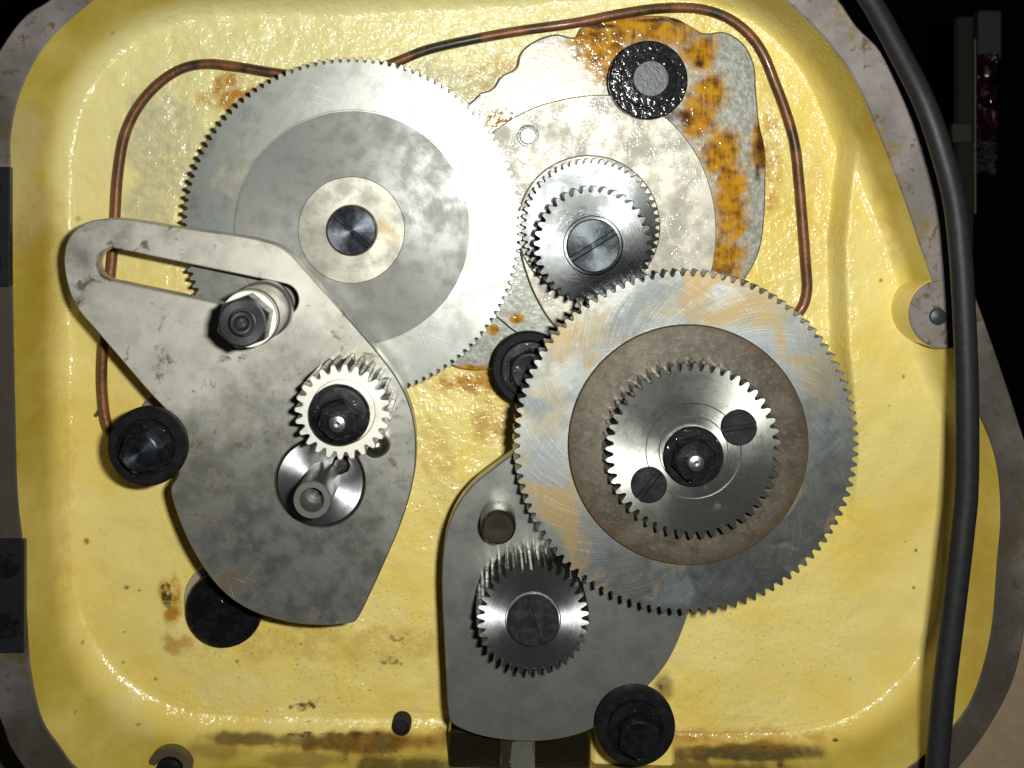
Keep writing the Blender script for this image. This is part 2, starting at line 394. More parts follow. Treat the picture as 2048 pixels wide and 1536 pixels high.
M_BLACK_DRY = black_oxide('dry_black_bolt', base=(.005, .005, .006), rough=.55, wet=.04)
M_BLACK_TURNED = black_oxide('turned_black_screw', base=(.045, .05, .06), rough=.34, wet=.0, aniso=.75, metal=.9)
def gritty_black():
    t = NT('wet_gritty_black'); n = t.noise(420, 3, .55); g = t.noise(480, 2, .5, off=2.)
    return t.out(color=t.mix(t.ramp(n, .45, .7), (.003, .003, .004), (.03, .03, .034)), rough=.55, spec=.08, normal=t.bump(n, .4, .0006), coat=t.ramp(n, .42, .62, .15, .9), crough=.07, cnormal=t.bump(g, .4, .001))
M_WET_BLACK = gritty_black()
M_GREYHEAD = flat('grey_bolt_face', (.085, .087, .10), .45, .5, 420, .5, .6, .8)
M_ZINC = steel('white_zinc_washer', (.85, .82, .76), .5, .45, mott=.1, dirt=.2)
M_COLLAR = steel('grey_collar_steel', (.36, .36, .34), .36, .85, mott=.2)
M_NUT = steel('dark_hex_nut', (.085, .088, .09), .38, .75, mott=.3, aniso=.4)
M_TIP = steel('polished_stud_tip', (.5, .5, .5), .28, .95)
M_COPPER = copper_mat(); M_RUBBER = rubber_mat(); M_BROWN = brown_mat()
M_HINGE = flat('dark_hinge_steel', (.030, .030, .036), .38, .4, 200, .5, .4)
M_GREASE = flat('black_grease', (.014, .010, .006), .25, 0, 300, .6, .8, .8)
M_HOLE = flat('dark_bore', (.006, .005, .004), .8)

# ------------------------------------------------------------------ the casting
H = 32.0
housing = Thing('gear_housing', 'open yellow cast iron gear housing with bare metal rim round its deep recess', 'gear housing', VX, VY, 0)
FLOOR = [(420, 26), (700, 22), (1000, 4), (1300, -14), (1440, 2), (1525, 42), (1580, 92), (1622, 150), (1652, 212), (1672, 262), (1696, 322), (1732, 410), (1762, 490), (1786, 570), (1812, 690), (1850, 780), (1884, 860), (1897, 1000), (1895, 1150),
         (1880, 1250), (1840, 1330), (1770, 1400), (1690, 1450), (1600, 1472), (1400, 1478), (1150, 1466), (900, 1450), (700, 1446), (450, 1440), (360, 1425), (290, 1395), (220, 1340), (165, 1260), (140, 1180), (132, 1000), (130, 800), (128, 600),
         (130, 400), (135, 300), (155, 215), (205, 130), (290, 62)]
RIN = [(260, -45), (400, -75), (900, -95), (1300, -95), (1480, -60), (1570, 0), (1648, 75), (1674, 109), (1700, 143), (1726, 193), (1752, 255), (1778, 320), (1816, 420), (1843, 502), (1866, 565), (1892, 640), (1917, 720), (1940, 785), (1960, 835),
       (1981, 885), (1996, 947), (2001, 1036), (1994, 1121), (1980, 1275), (1943, 1398), (1905, 1453), (1850, 1510), (1770, 1560), (1650, 1590), (1300, 1605), (900, 1603), (400, 1600), (250, 1582), (154, 1536), (118, 1490), (85, 1440), (62, 1340),
       (55, 1250), (46, 1090), (36, 1000), (30, 800), (26, 600), (24, 427), (21, 328), (21, 273), (38, 191), (79, 106), (130, 48)]
ROUT = [(99, 0), (51, 31), (0, 99), (-60, 220), (-95, 400), (-100, 800), (-95, 1150), (-60, 1320), (0, 1440), (20, 1494), (48, 1536), (110, 1620), (300, 1720), (900, 1750), (1500, 1740), (1800, 1650), (1925, 1528), (1990, 1436), (2028, 1357),
        (2048, 1268), (2066, 1100), (2062, 930), (2039, 849), (2011, 763), (1980, 673), (1949, 587), (1915, 490), (1882, 400), (1861, 325), (1835, 260), (1804, 187), (1763, 104), (1713, 52), (1677, 0), (1610, -70), (1480, -150), (900, -190), (350, -180), (200, -90)]
Fw = housing.loop(FLOOR, 0, 4); Rw = housing.loop(RIN, H, 4); Ow = housing.loop(ROUT, H, 4)

def vnoise(X, Y, size, seed):
    """smooth value noise, feature size in mm"""
    g = np.random.default_rng(seed).random((64, 64)); u, v = X/size+17.3, Y/size+9.1
    i, j = np.floor(u).astype(int), np.floor(v).astype(int); fu, fv = u-i, v-j; fu = fu*fu*(3-2*fu); fv = fv*fv*(3-2*fv)
    G = lambda a, b: g[a % 64, b % 64]
    return (G(i, j)*(1-fu)+G(i+1, j)*fu)*(1-fv)+(G(i, j+1)*(1-fu)+G(i+1, j+1)*fu)*fv
def sstep(a, b, x): t = np.clip((x-a)/(b-a), 0, 1); return t*t*(3-2*t)

C0 = np.array(housing.L(1000, 760, 0))
def radial(L):
    """radius of a contour as a function of direction from the middle of the recess"""
    d = L-C0; th = np.arctan2(d[:, 1], d[:, 0]); o = np.argsort(th); th = th[o]; r = np.hypot(d[:, 0], d[:, 1])[o]
    th = np.concatenate([th-2*PI, th, th+2*PI]); r = np.tile(r, 3); return lambda q: np.interp(q, th, r)
rF, rR = radial(Fw), radial(Rw)

def build_pan():
    def height(X, Y, a, gap):
        k = 3.6
        r = np.where(a < -k, 0, np.where(a > k, a, (a+k)**2/(4*k)))
        u = np.clip(r/gap, 0, 1); h = (H-.3)*u
        pxh = VX+X*FP/(DIST-h); pyh = VY-Y*FP/(DIST-h)
        xb = np.interp(pyh, [200, 260, 480, 690, 900], [1700, 1690, 1664, 1670, 1700])
        step = sstep(-12, 10, pxh-xb)*sstep(215, 300, pyh)*(1-sstep(690, 1150, pyh))*14.0
        h = np.where(u < 1, np.maximum(h, step+h*(1-step/H)), h)
        low = 1-sstep(.05, .5, u)
        lump = np.clip(.45+.55*sstep(1150, 500, pyh)+.35*sstep(1380, 1440, pyh), 0, 1)*low*np.where(pxh > xb+25, .35, 1)*np.where(pxh < 330, .45, 1)
        h = h+((vnoise(X, Y, 9, 1)-.5)*1.0+(vnoise(X, Y, 3.4, 2)-.5)*.5*lump+(vnoise(X, Y, 28, 3)-.5)*1.4)*low
        return h, pxh, pyh, low, lump, xb
    st = .72
    xs = np.arange(Fw[:, 0].min(), Fw[:, 0].max(), st); ys = np.arange(Fw[:, 1].min(), Fw[:, 1].max(), st); X, Y = np.meshgrid(xs, ys)
    th = np.arctan2(Y-C0[1], X-C0[0]); rr = np.hypot(Y-C0[1], X-C0[0]); a = rr-rF(th); gap = rR(th)-rF(th)
    keep = a < -3.0
    h, *_ = height(X, Y, a, gap); h = h-.35*sstep(-6.0, -3.6, a)
    idx = -np.ones(X.shape, int); idx[keep] = np.arange(keep.sum())
    q = np.stack([idx[:-1, :-1], idx[:-1, 1:], idx[1:, 1:], idx[1:, :-1]], -1).reshape(-1, 4); q = q[(q >= 0).all(1)]
    # the fillet and the side wall, lofted along the two outlines
    M = 1500; dl = np.hypot(*(np.roll(Rw, -1, 0)-Rw).T); cum = np.concatenate([[0], np.cumsum(dl)]); Rc = np.vstack([Rw, Rw[:1]])
    sA = np.linspace(0, cum[-1], M, endpoint=False); Rp = np.stack([np.interp(sA, cum, Rc[:, 0]), np.interp(sA, cum, Rc[:, 1])], 1)
    t1 = np.arctan2(Rp[:, 1]-C0[1], Rp[:, 0]-C0[0]); t1 = np.sort(t1); f_, r_ = rF(t1), rR(t1)
    rows = np.concatenate([np.linspace(-7, -.01, 14), np.linspace(0, 1, 34)**.9*1000])
    A_ = np.where(rows[:, None] < 0, rows[:, None], rows[:, None]/1000*(r_-f_)[None]); rad = f_[None]+A_
    LX = C0[0]+rad*np.cos(t1)[None]; LY = C0[1]+rad*np.sin(t1)[None]
    lh, *_ = height(LX, LY, A_, np.broadcast_to((r_-f_)[None], A_.shape)); lh = lh-.30*(1-sstep(-6.6, -4.4, A_))
    nr = len(rows); li = np.arange(nr*M).reshape(nr, M)+keep.sum(); ln = np.roll(li, -1, 1)
    q2 = np.stack([li[:-1], li[1:], ln[1:], ln[:-1]], -1).reshape(-1, 4)
    q = np.vstack([q, q2])
    V = np.vstack([np.stack([X[keep], Y[keep], h[keep]], 1), np.stack([LX.ravel(), LY.ravel(), lh.ravel()], 1)])
    _, pxh, pyh, low, lump, xb = height(V[:, 0], V[:, 1], np.concatenate([a[keep], A_.ravel()]), np.concatenate([gap[keep], np.broadcast_to((r_-f_)[None], A_.shape).ravel()]))
    X, Y = V[:, 0], V[:, 1]
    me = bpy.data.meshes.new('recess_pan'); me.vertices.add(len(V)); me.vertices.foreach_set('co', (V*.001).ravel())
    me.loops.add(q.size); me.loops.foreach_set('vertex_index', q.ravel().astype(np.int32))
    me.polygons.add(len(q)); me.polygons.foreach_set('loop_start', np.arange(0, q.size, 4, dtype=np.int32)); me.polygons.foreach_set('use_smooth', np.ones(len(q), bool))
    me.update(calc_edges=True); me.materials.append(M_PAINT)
    n1 = vnoise(X, Y, 11, 5)*.5+vnoise(X, Y, 5, 6)*.3+vnoise(X, Y, 2.2, 7)*.2
    def bl(lst):
        o = np.zeros(X.shape)
        for cx, cy, rx, ry, am in lst:
            d = np.sqrt(((pxh-cx)/rx)**2+((pyh-cy)/ry)**2)+(n1-.5)*1.1; o = np.maximum(o, am*sstep(1.15, .55, d))
        return o
    A = {}
    A['lumpy'] = np.clip(lump+.12+bl([(640, 1515, 330, 50, 1.), (1400, 1500, 300, 30, .8)])+.08, 0, 1)
    A['pale'] = np.clip(.95*sstep(900, 120, pyh)*sstep(1500, 1150, pxh)*low+bl([(620, 60, 500, 90, .5), (470, 1380, 70, 50, .35), (250, 1450, 80, 60, .5)]), 0, 1)
    A['grey'] = bl([(330, 300, 90, 130, .8), (300, 420, 60, 60, .8), (880, 180, 120, 70, .7), (1000, 420, 60, 200, .8), (560, 700, 50, 50, .5), (950, 1050, 100, 100, .3), (40, 330, 60, 160, .45)])
    A['amber'] = bl([(460, 180, 50, 40, 1), (420, 200, 35, 35, .7), (960, 765, 120, 30, 1), (980, 840, 50, 60, .7), (345, 1190, 22, 55, 1), (360, 1290, 40, 25, .7), (157, 438, 7, 7, 1.2), (207, 1062, 7, 9, 1.2), (173, 1083, 7, 10, 1.2),
                     (1540, 310, 25, 130, .7), (80, 480, 50, 120, .3), (60, 700, 40, 200, .2), (1000, 1484, 700, 30, .45), (1420, 1475, 250, 20, .6), (870, 900, 40, 60, .4), (700, 1290, 300, 40, .35), (1000, 150, 70, 60, .5), (590, 660, 60, 60, .3), (130, 1000, 26, 300, .25), (75, 700, 55, 700, .15), (1620, 470, 40, 190, .2), (1760, 330, 40, 200, .35), (1945, 1050, 40, 400, .3)])
    A['grime'] = np.clip(bl([(335, 1185, 12, 36, .6), (600, 1415, 40, 12, .55), (770, 1320, 40, 12, .5), (790, 1275, 22, 10, .45), (640, 1468, 160, 9, .55), (905, 1180, 14, 60, .3), (650, 1400, 200, 12, .36), (700, 1340, 60, 20, .38), (560, 1500, 130, 22, .34), (760, 1515, 160, 26, .4), (1480, 1500, 100, 10, .5),
                            (275, 1448, 26, 7, .55), (105, 1365, 20, 70, .22), (180, 1400, 20, 14, .3), (1560, 1530, 8, 8, .8), (1670, 1480, 8, 6, .7), (90, 470, 40, 70, .22), (1690, 400, 20, 70, .15), (1330, 1370, 24, 22, .5)]), 0, 1)
    r2 = random.Random(8)
    A['chip'] = np.zeros(X.shape)
    for _ in range(60):
        cx, cy = r2.uniform(140, 1880), r2.choice([r2.uniform(700, 1450), r2.uniform(1150, 1450), r2.uniform(60, 1450)]); ra = r2.choice([1.5, 1.8, 2, 2.5, 3, 4.5]); m = (abs(pxh-cx) < 12) & (abs(pyh-cy) < 12)
        d = np.sqrt(((pxh[m]-cx)/ra)**2+((pyh[m]-cy)/(ra*r2.uniform(.6, 1.4)))**2)+(n1[m]-.5)*.8; A['chip'][m] = np.maximum(A['chip'][m], sstep(1.3, .8, d))
    A['wall_shade_film'] = np.clip((1-low)*1.0, 0, 1)  # follows the wall slope, so the walls' shade sits in the paint
    n0 = n1; n1 = .5+(n1-.5)*.8
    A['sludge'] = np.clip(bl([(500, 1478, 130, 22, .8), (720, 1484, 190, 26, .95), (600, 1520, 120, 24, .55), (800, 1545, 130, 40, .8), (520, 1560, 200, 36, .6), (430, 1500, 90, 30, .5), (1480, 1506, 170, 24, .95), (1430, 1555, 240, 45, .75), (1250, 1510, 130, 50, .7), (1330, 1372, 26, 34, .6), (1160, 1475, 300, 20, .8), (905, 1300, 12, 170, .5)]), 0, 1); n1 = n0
    A['grit'] = np.clip(bl([(860, 830, 60, 60, .7), (700, 1300, 350, 140, .55), (880, 1000, 60, 140, .6), (1500, 1300, 250, 160, .45), (1250, 1500, 500, 80, .5)]), 0, 1)
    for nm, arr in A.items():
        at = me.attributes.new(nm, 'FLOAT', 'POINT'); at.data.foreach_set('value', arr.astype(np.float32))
    o = bpy.data.objects.new('recess_pan', me); COL.objects.link(o); o.parent = housing.o
    return o
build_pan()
MB().prism([Ow, Rw], -70, H+.2, .7).build('rim', M_RIM, housing.o, angle=40)
# lobe on the right of the rim that takes a pin
bx, by = housing.L(1887, 628, H); rb = 71*sc(H)
mb = MB().lathe([(rb+1.6, -1), (rb+.6, 8), (rb, H-1.5), (rb-.4, H-.4)], 64, bx, by, cap1=False); mb.build('screw_boss', M_PAINT, housing.o)
MB().lathe([(rb-.3, H-2), (rb-.4, H+.3), (rb-1., H+.75), (.01, H+.75)], 64, bx, by).build('boss_face', M_RIM, housing.o)
# raised block under the bottom right bolt, drain hole in the lower wall
x0, y1 = housing.L(1182, 1440, 12); x1, y0 = housing.L(1348, 1530, 12)
MB().box(x0, x1, y0-6, y1, -2, 14, 1.5).build('bolt_pad', M_PAINT, housing.o)
x, y = housing.L(803, 1452, 5)
MB().lathe([(4.4, 0), (4.2, 5.6), (3.2, 6.1), (3.0, 3.5), (.01, 3.5)], 28, x, y).build('drain_hole', M_HOLE, housing.o)
# rust-stained machined pad cast on the floor
PAD = [(700, 250), (850, 240), (940, 205), (962, 186), (985, 177), (1003, 152), (1032, 135), (1040, 108), (1062, 86), (1110, 68), (1150, 74), (1162, 56), (1210, 42), (1290, 31), (1350, 36), (1388, 56), (1408, 66), (1450, 64), (1488, 88), (1509, 130),
       (1513, 180), (1520, 250), (1531, 300), (1532, 360), (1529, 440), (1520, 500), (1495, 552), (1440, 620), (1300, 700), (1200, 740), (1100, 742), (1000, 739), (940, 741), (900, 730), (850, 690), (760, 600), (690, 420)]
MB().prism([housing.loop(PAD, 5, 6)], -2, 5, .8).build('machined_pad', pad_mat(housing), housing.o)

# ------------------------------------------------------------------ background
t = NT('dark_workshop'); dark = t.out(color=(.0015, .0015, .0015), rough=1.0, spec=.02)
def back(name, x0, x1, y0, y1, h, d, mat, **kw):
    (ax, ay), (bx_, by_) = W(x0, y0, h), W(x1, y1, h)
    return MB().box(min(ax, bx_), max(ax, bx_), min(ay, by_), max(ay, by_), h-d, h, 1.0).build(name, mat)
wall = back('back_wall', -1500, 3600, -1500, 3000, -420, 20, dark); wall['kind'] = 'structure'
beige = back('machine_bed', -500, 2600, 1000, 2300, -75, 40, flat('beige_bed_enamel', (.42, .31, .19), .5))
beige['label'] = 'beige enamelled machine bed below and behind the yellow housing'; beige['category'] = 'machine bed'
o = back('wall_panel', 1958, 2004, 20, 118, -220, 8, flat('grey_panel_paint', (.018, .022, .024), .5)); o['label'] = 'dim grey panel in the dark at the upper right, behind the thin rod'; o['category'] = 'panel'
T = Thing('upright_rod', 'thin black upright rod with brass clamp in the dark beyond the cable', 'rod', 1932, 300, -160)
MB().box(-4.5, 4.5, -62, 80, -6, 0, .6).build('post', flat('black_post', (.0015, .0015, .0015), .9), T.o)
MB().tube([(4.2, -38, 3), (4.2, 0, 3), (4.2, 66, 3)], .7, 10).build('rod', flat('dull_brass_rod', (.20, .17, .10), .35, .9), T.o)
MB().box(-10, 1.5, 4, 16, 0, 5, .8).build('clamp', flat('brass_clamp', (.02, .017, .009), .6, .2), T.o)
def crumple(name, px0, px1, py0, py1, h, mat, label, cat, seed):
    n, m = 14, 26; v = []; f = []
    for j in range(m):
        for i in range(n):
            x, y = W(px0+(px1-px0)*i/(n-1), py0+(py1-py0)*j/(m-1), h); e = 6*math.sin(PI*i/(n-1))
            rr = random.Random(seed*1000+j*n+i); v.append((x+rr.uniform(-2, 2), y+rr.uniform(-2, 2), h+e+rr.uniform(-4, 4)))
    for j in range(m-1):
        for i in range(n-1): a = j*n+i; f.append((a, a+n, a+n+1, a+1))
    o = link_mesh(name, v, f, mat, angle=60); o['label'] = label; o['category'] = cat
    md = o.modifiers.new('thick', 'SOLIDIFY'); md.thickness = .0015
    return o
crumple('plastic_bag', 1953, 1992, 112, 320, -200, flat('red_plastic', (.018, .002, .005), .3, 0, 90, .6, .5, .25), 'crumpled dark red plastic bag hanging behind the upright rod', 'bag', 3)
crumple('rag', 1950, 1985, 285, 345, -190, flat('grey_rag', (.018, .021, .024), .6, 0, 90, .5), 'small grey rag below the red bag in the dark', 'rag', 5)

# ------------------------------------------------------------------ hinges at the left edge, rim pin, ledge screw
def hinge(px0, px1, py0, py1, label, screws):
    T = Thing('hinge_leaf', label, 'hinge', (px0+px1)/2, (py0+py1)/2, H+.2, group='hinge leaves on the left rim')
    a, b = T.L(px0, py1, H), T.L(px1, py0, H)
    MB().box(a[0], b[0], a[1], b[1], 0, 3.2, .5).build('leaf', M_HINGE, T.o)
    for x, y in screws:
        c = T.L(x, y, H+3); slotted_head(MB(), 5.2, 3.0, 4.6, random.uniform(0, 3), 1.0, .8, *c).build('screw', M_BLACK_DRY, T.o)
hinge(-90, 26, 334, 572, 'blue black hinge leaf on the rim, the upper one at the left edge', [(-20, 380), (-20, 525)])
hinge(-90, 54, 1076, 1300, 'dull black hinge leaf with two screws, the lower one at the left edge', [(16, 1130), (16, 1250)])
T = Thing('rim_pin', 'small grey pin set in the rounded lobe of the right rim', 'pin', 1875, 633, H+.9)
MB().lathe([(3.6, -.5), (3.6, .5), (3.2, 1.2), (1.6, 1.6), (.01, 1.8)], 32).build('pin_head', flat('blue_grey_pin', (.10, .11, .12), .35, .7), T.o)
T = Thing('ledge_screw', 'dark recessed screw with washer at the bottom edge of the lower left ledge', 'screw', 340, 1540, 20)
MB().lathe([(10, -3), (10, .2), (9.4, 1), (6.8, 1.2), (6.4, .2), (.01, .2)], 48).build('washer', flat('dirty_washer', (.12, .095, .055), .45, .3), T.o)
MB().lathe([(6, 0), (6, 2.2), (5, 3.2), (3, 3.2), (2.4, 1.6), (.01, 1.6)], 40).build('screw_head', M_BLACK, T.o)

# ------------------------------------------------------------------ copper oil pipe and cable
def run(name, pts, r, mat, label, cat, per=6, n=14):
    P = [(*W(x, y, h), h) for x, y, h in pts]
    P = spline(P, per, closed=False)
    o = MB().tube(P, r, n).build(name, mat, angle=60); o['label'] = label; o['category'] = cat
    return o
PIPE = [(232, 885, 3), (214, 850, 3), (206, 800, 3), (204, 740, 3), (210, 640, 3), (222, 540, 3), (230, 440, 3), (236, 350, 3), (250, 270, 3), (277, 213, 3), (320, 165, 3), (365, 137, 3), (410, 128, 3), (470, 133, 3), (550, 146, 3), (640, 156, 3), (720, 148, 3),
        (790, 125, 3), (850, 101, 3.5), (960, 76, 3.5), (1050, 60, 4), (1150, 46, 5), (1250, 26, 5), (1330, 16, 4), (1400, 18, 3), (1452, 34, 3), (1495, 65, 3), (1525, 105, 3), (1548, 160, 3), (1574, 230, 3), (1590, 290, 3), (1598, 360, 3), (1604, 430, 3), (1611, 520, 3), (1614, 580, 3), (1606, 612, 3), (1585, 640, 3)]
run('oil_pipe', PIPE, 2.35, M_COPPER, 'thin brown copper oil pipe bent round the recess behind the gears', 'oil pipe')
CAB = [(1640, -130, 38), (1690, -70, 42), (1740, 0, 46), (1798, 104, 52), (1850, 208, 58), (1888, 320, 60), (1910, 410, 60), (1922, 520, 60), (1929, 640, 60), (1934, 780, 60), (1933, 986, 60), (1926, 1060, 60), (1909, 1207, 60), (1888, 1378, 60), (1874, 1536, 60), (1864, 1700, 60), (1850, 2100, 60), (1850, 2700, 55)]
run('power_cable', CAB, 4.45, M_RUBBER, 'thick black rubber cable hanging over the right rim of the housing', 'cable', 6, 20)

# ------------------------------------------------------------------ steel cover behind the upper right gears
COVER = [(984, 268), (1008, 247), (1042, 227), (1070, 214), (1105, 203), (1150, 194), (1200, 189), (1250, 195), (1300, 214), (1345, 246), (1385, 294), (1413, 350), (1429, 410), (1433, 460), (1430, 510), (1420, 556), (1390, 620), (1320, 680), (1220, 690), (1120, 660), (1075, 600), (1045, 520), (1030, 430), (1010, 340), (992, 300)]
T = Thing('bearing_cover', 'stained pale steel cover plate under the small stacked gears, with one dowel pin', 'cover plate', 1200, 440, 5.2)
MB().prism([T.loop(COVER, 10, 8)], 0, 4.8, .5).build('plate', M_COVER, T.o)
c = T.L(1056, 272, 11); MB().lathe([(5.0, 4.5), (5.0, 4.95), (4.2, 5.0), (4.15, 4.4), (.01, 4.4)], 32, *c).build('pin_hole', M_GREASE, T.o)
MB().lathe([(3.7, 4.), (3.7, 6.4), (3.2, 6.9), (.01, 7.0)], 32, *c).build('dowel_pin', flat('grey_dowel', (.45, .48, .48), .4, .6), T.o)

# ------------------------------------------------------------------ stacked gears upper right
T = Thing('stacked_gear', 'two stacked bright steel gears with diagonal slotted screw beside the largest left gear', 'gear', 1186, 491, 10.2, 38)
bc = T.L(1181, 455, 20); k = sc(20)
gear(MB(), 56, 139*k, 130*k, 1, 10.5, [(40*k, 10.5), (.01, 10.5)], cx=bc[0], cy=bc[1]).build('rear_gear', M_STACK, T.o)
MB().lathe([(146*k, -.5), (146*k, 1.5), (143*k, 2.0), (.1, 2.0)], 96, *bc).build('gear_flange', M_COVER, T.o)
k = sc(38)
gear(MB(), 36, 120*k, 108*k, 10.6, 28, [(60*k, 28), (58*k, 27.2), (.01, 27.2)], phase=.05).build('front_gear', M_STACK, T.o)
slotted_head(MB(), 53*k, 27, 29.4, math.radians(32), 1.7, 1.4, 0, 0).build('retaining_screw', black_oxide('burnished_screw', (.022, .025, .028), .32, 0, .75, .95), T.o)

# ------------------------------------------------------------------ largest left gear
T = Thing('change_gear', 'largest thin pale steel gear at upper left, with dark slotted screw in its hub', 'gear', 704, 455, 10, 22)
k = sc(22)
gear(MB(), 127, 341*k, 331.5*k, 1, 12, [(236*k, 12), (235.4*k, 11.5), (.01, 11.5)], phase=.01, land=.24, ch=.3).build('gear_rim', M_GEAR_RIM, T.o)
c = T.L(704, 457, 22)
MB().lathe([(234.5*k, 11), (234.5*k, 11.9), (234*k, 12.1), (.01, 12.1)], 160, *c).build('face_disc', M_GEAR_MID, T.o)
c = T.L(703, 460, 22.5)
MB().lathe([(107*k, 12), (106.5*k, 12.9), (105.5*k, 13.1), (.01, 13.1)], 110, *c).build('hub', M_GEAR_HUB, T.o)
c = T.L(703, 461, 24)
MB().lathe([(52.5*k, 13), (51*k, 13.25), (.01, 13.25)], 60, *c).build('screw_seat', flat('rusty_seat', (.14, .06, .02), .5, .1, 500, .5, .6, .4), T.o)
slotted_head(MB(), 49*k, 12.8, 15.0, math.radians(-42), 1.0, .7, *c).build('retaining_screw', M_BLACK_TURNED, T.o)

# ------------------------------------------------------------------ black bolts
def bolt(px, py, h0, hw, label, hexph, head='hex', base=True, r=79):
    """h0 ground height, hw height of the washer face"""
    T = Thing('flange_bolt', label, 'bolt', px, py, h0, hw, group='large black bolts with washers')
    z = hw-h0; k = sc(hw)
    if base: MB().lathe([(r*1.05*k, 0), (r*1.05*k, 3), (r*1.02*k, 3.6), (40*k, 3.6)], 64, cap1=False).build('base_collar', flat('pale_collar', (.30, .26, .17), .5, .3), T.o)
    MB().lathe([(46*k, 0), (46*k, z-4.5), (r*k-.8, z-4.5), (r*k, z-4), (r*k, z-.6), (r*k-.7, z), (.01, z)], 72).build('washer', M_BLACK if head == 'round' else M_BLACK_DRY, T.o)
    for ch_ in T.o.children:
        if head == 'round' and ch_.name.startswith('washer'): ch_.data.materials[0] = M_WET_BLACK
    mb = MB().lathe([(57*k, z-.2), (57*k, z+2.2), (54.5*k, z+3.0), (40*k, z+3.2), (.01, z+3.2)], 64); mb.build('head_flange', M_WET_BLACK if head == 'round' else M_BLACK, T.o)
    if head == 'hex':
        A, R = hexring(37*k, 8, hexph); ap = 37*k
        MB().rings(A, [(R, z+3), (R, z+9), (ap*1.0, z+10.2), (ap*.9, z+10.4), (.01, z+10.0)]).build('hex_head', M_BLACK_TURNED if hexph < .3 else M_BLACK, T.o)
    else:
        MB().lathe([(36*k, z+3), (36*k, z+6.5), (34*k, z+7.4), (.01, z+7.4)], 48).build('bolt_head', M_GREYHEAD, T.o)
    return T
bolt(1297, 160, 5, 17, 'glistening oily black bolt with grey face on the rusty pad at upper right', .2, 'round', False)
bolt(294, 894, 0, 46, 'black bolt with wide washer at the left edge of the slotted arm', .2)
bolt(1058, 737, 5, 24, 'black bolt half hidden by the largest toothed wheel at centre', .5, base=False, r=74)
bolt(1272, 1455, 14, 44, 'black bolt at the lower corner of the teardrop arm, bottom right', .5, base=False)
T = Thing('black_plug', 'flat round black plug on the yellow floor beneath the slotted arm', 'plug', 447, 1221, 0, 9)
k = sc(9)
MB().lathe([(82*k, -1), (82*k, 1.0), (80*k, 1.4), (60*k, 1.4)], 64, -1.5, 1.5, cap1=False).build('plug_ring', flat('pale_ring', (.45, .40, .28), .5, .2), T.o)
MB().lathe([(76*k, 0), (77*k, 7), (75*k, 8.6), (66*k, 9.4), (40*k, 9.7), (.01, 9.9)], 72).build('plug_cap', M_BLACK, T.o)

# ------------------------------------------------------------------ slotted arm
ARM = [(215, 437), (262, 440), (350, 454), (450, 468), (520, 480), (552, 490), (580, 508), (605, 535), (640, 574), (700, 641), (760, 711), (797, 762), (820, 812), (831, 865), (831, 930), (820, 990), (800, 1052), (772, 1118), (742, 1184), (716, 1236), (709, 1244), (690, 1248), (640, 1251), (570, 1243),
       (500, 1220), (448, 1185), (405, 1132), (370, 1068), (347, 1005), (342, 975), (356, 950), (358, 900), (352, 850), (330, 818), (300, 786), (250, 728), (195, 664), (152, 612), (134, 565), (128, 510), (140, 472), (170, 446)]
hA = 40
T = Thing('slotted_arm', 'pale spotted steel swing arm plate with long slot, teardrop shaped, at left', 'swing arm', 560, 850, 31, hA)
a, b = np.array(T.L(224, 529, hA)), np.array(T.L(564, 600, hA)); d = (b-a)/np.linalg.norm(b-a); nn = np.array([-d[1], d[0]]); rs = 33*sc(hA)
slot = [b+rs*(math.cos(t)*nn*-1+math.sin(t)*d) for t in np.linspace(0, PI, 18)]+[a+rs*(math.cos(t)*nn-math.sin(t)*d) for t in np.linspace(0, PI, 18)]
bush = [(T.L(640, 965, hA)[0]+90*sc(hA)*math.cos(t), T.L(640, 965, hA)[1]+90*sc(hA)*math.sin(t)) for t in np.linspace(0, 2*PI, 64, endpoint=False)]
MB().prism([T.loop(ARM, hA, 8), slot, bush], 0, hA-31, .5, bottom=True).build('arm_plate', M_ARM, T.o)

T = Thing('clamp_stud', 'hex nut and white washer on a thick stud standing out of the slot', 'clamp bolt', 484, 646, 24, 86)
k = sc(60)
MB().lathe([(30*k, 0), (30*k, 14)], 40, cap1=False).build('stud', M_COLLAR, T.o)
k = sc(48); MB().lathe([(58*k, 16.5), (58*k, 22), (56*k, 22.8), (53.5*k, 23.3), (53.5*k, 36), (56*k, 37), (56*k, 46.5), (54*k, 47.2), (.01, 47.2)], 64).build('spacer_collar', M_COLLAR, T.o)
k = sc(73); MB().lathe([(57*k, 47.3), (57.5*k, 48.2), (57*k, 50.2), (56*k, 50.8), (.01, 50.8)], 64).build('washer', M_ZINC, T.o)
k = sc(86); A, R = hexring(48*k, 8, math.radians(20)); ap = 48*k
MB().rings(A, [(R, 50.9), (R, 60), (np.minimum(R, ap*1.0), 61.6), (ap*.93, 61.9), (29*k, 61.9), (27*k, 60.9), (.01, 60.9)]).build('hex_nut', M_NUT, T.o)
MB().lathe([(25*k, 60), (25*k, 62.4), (22*k, 63.2), (16*k, 63.2), (13*k, 61.6), (8*k, 60.8), (.01, 60.4)], 40).build('stud_end', M_NUT, T.o)

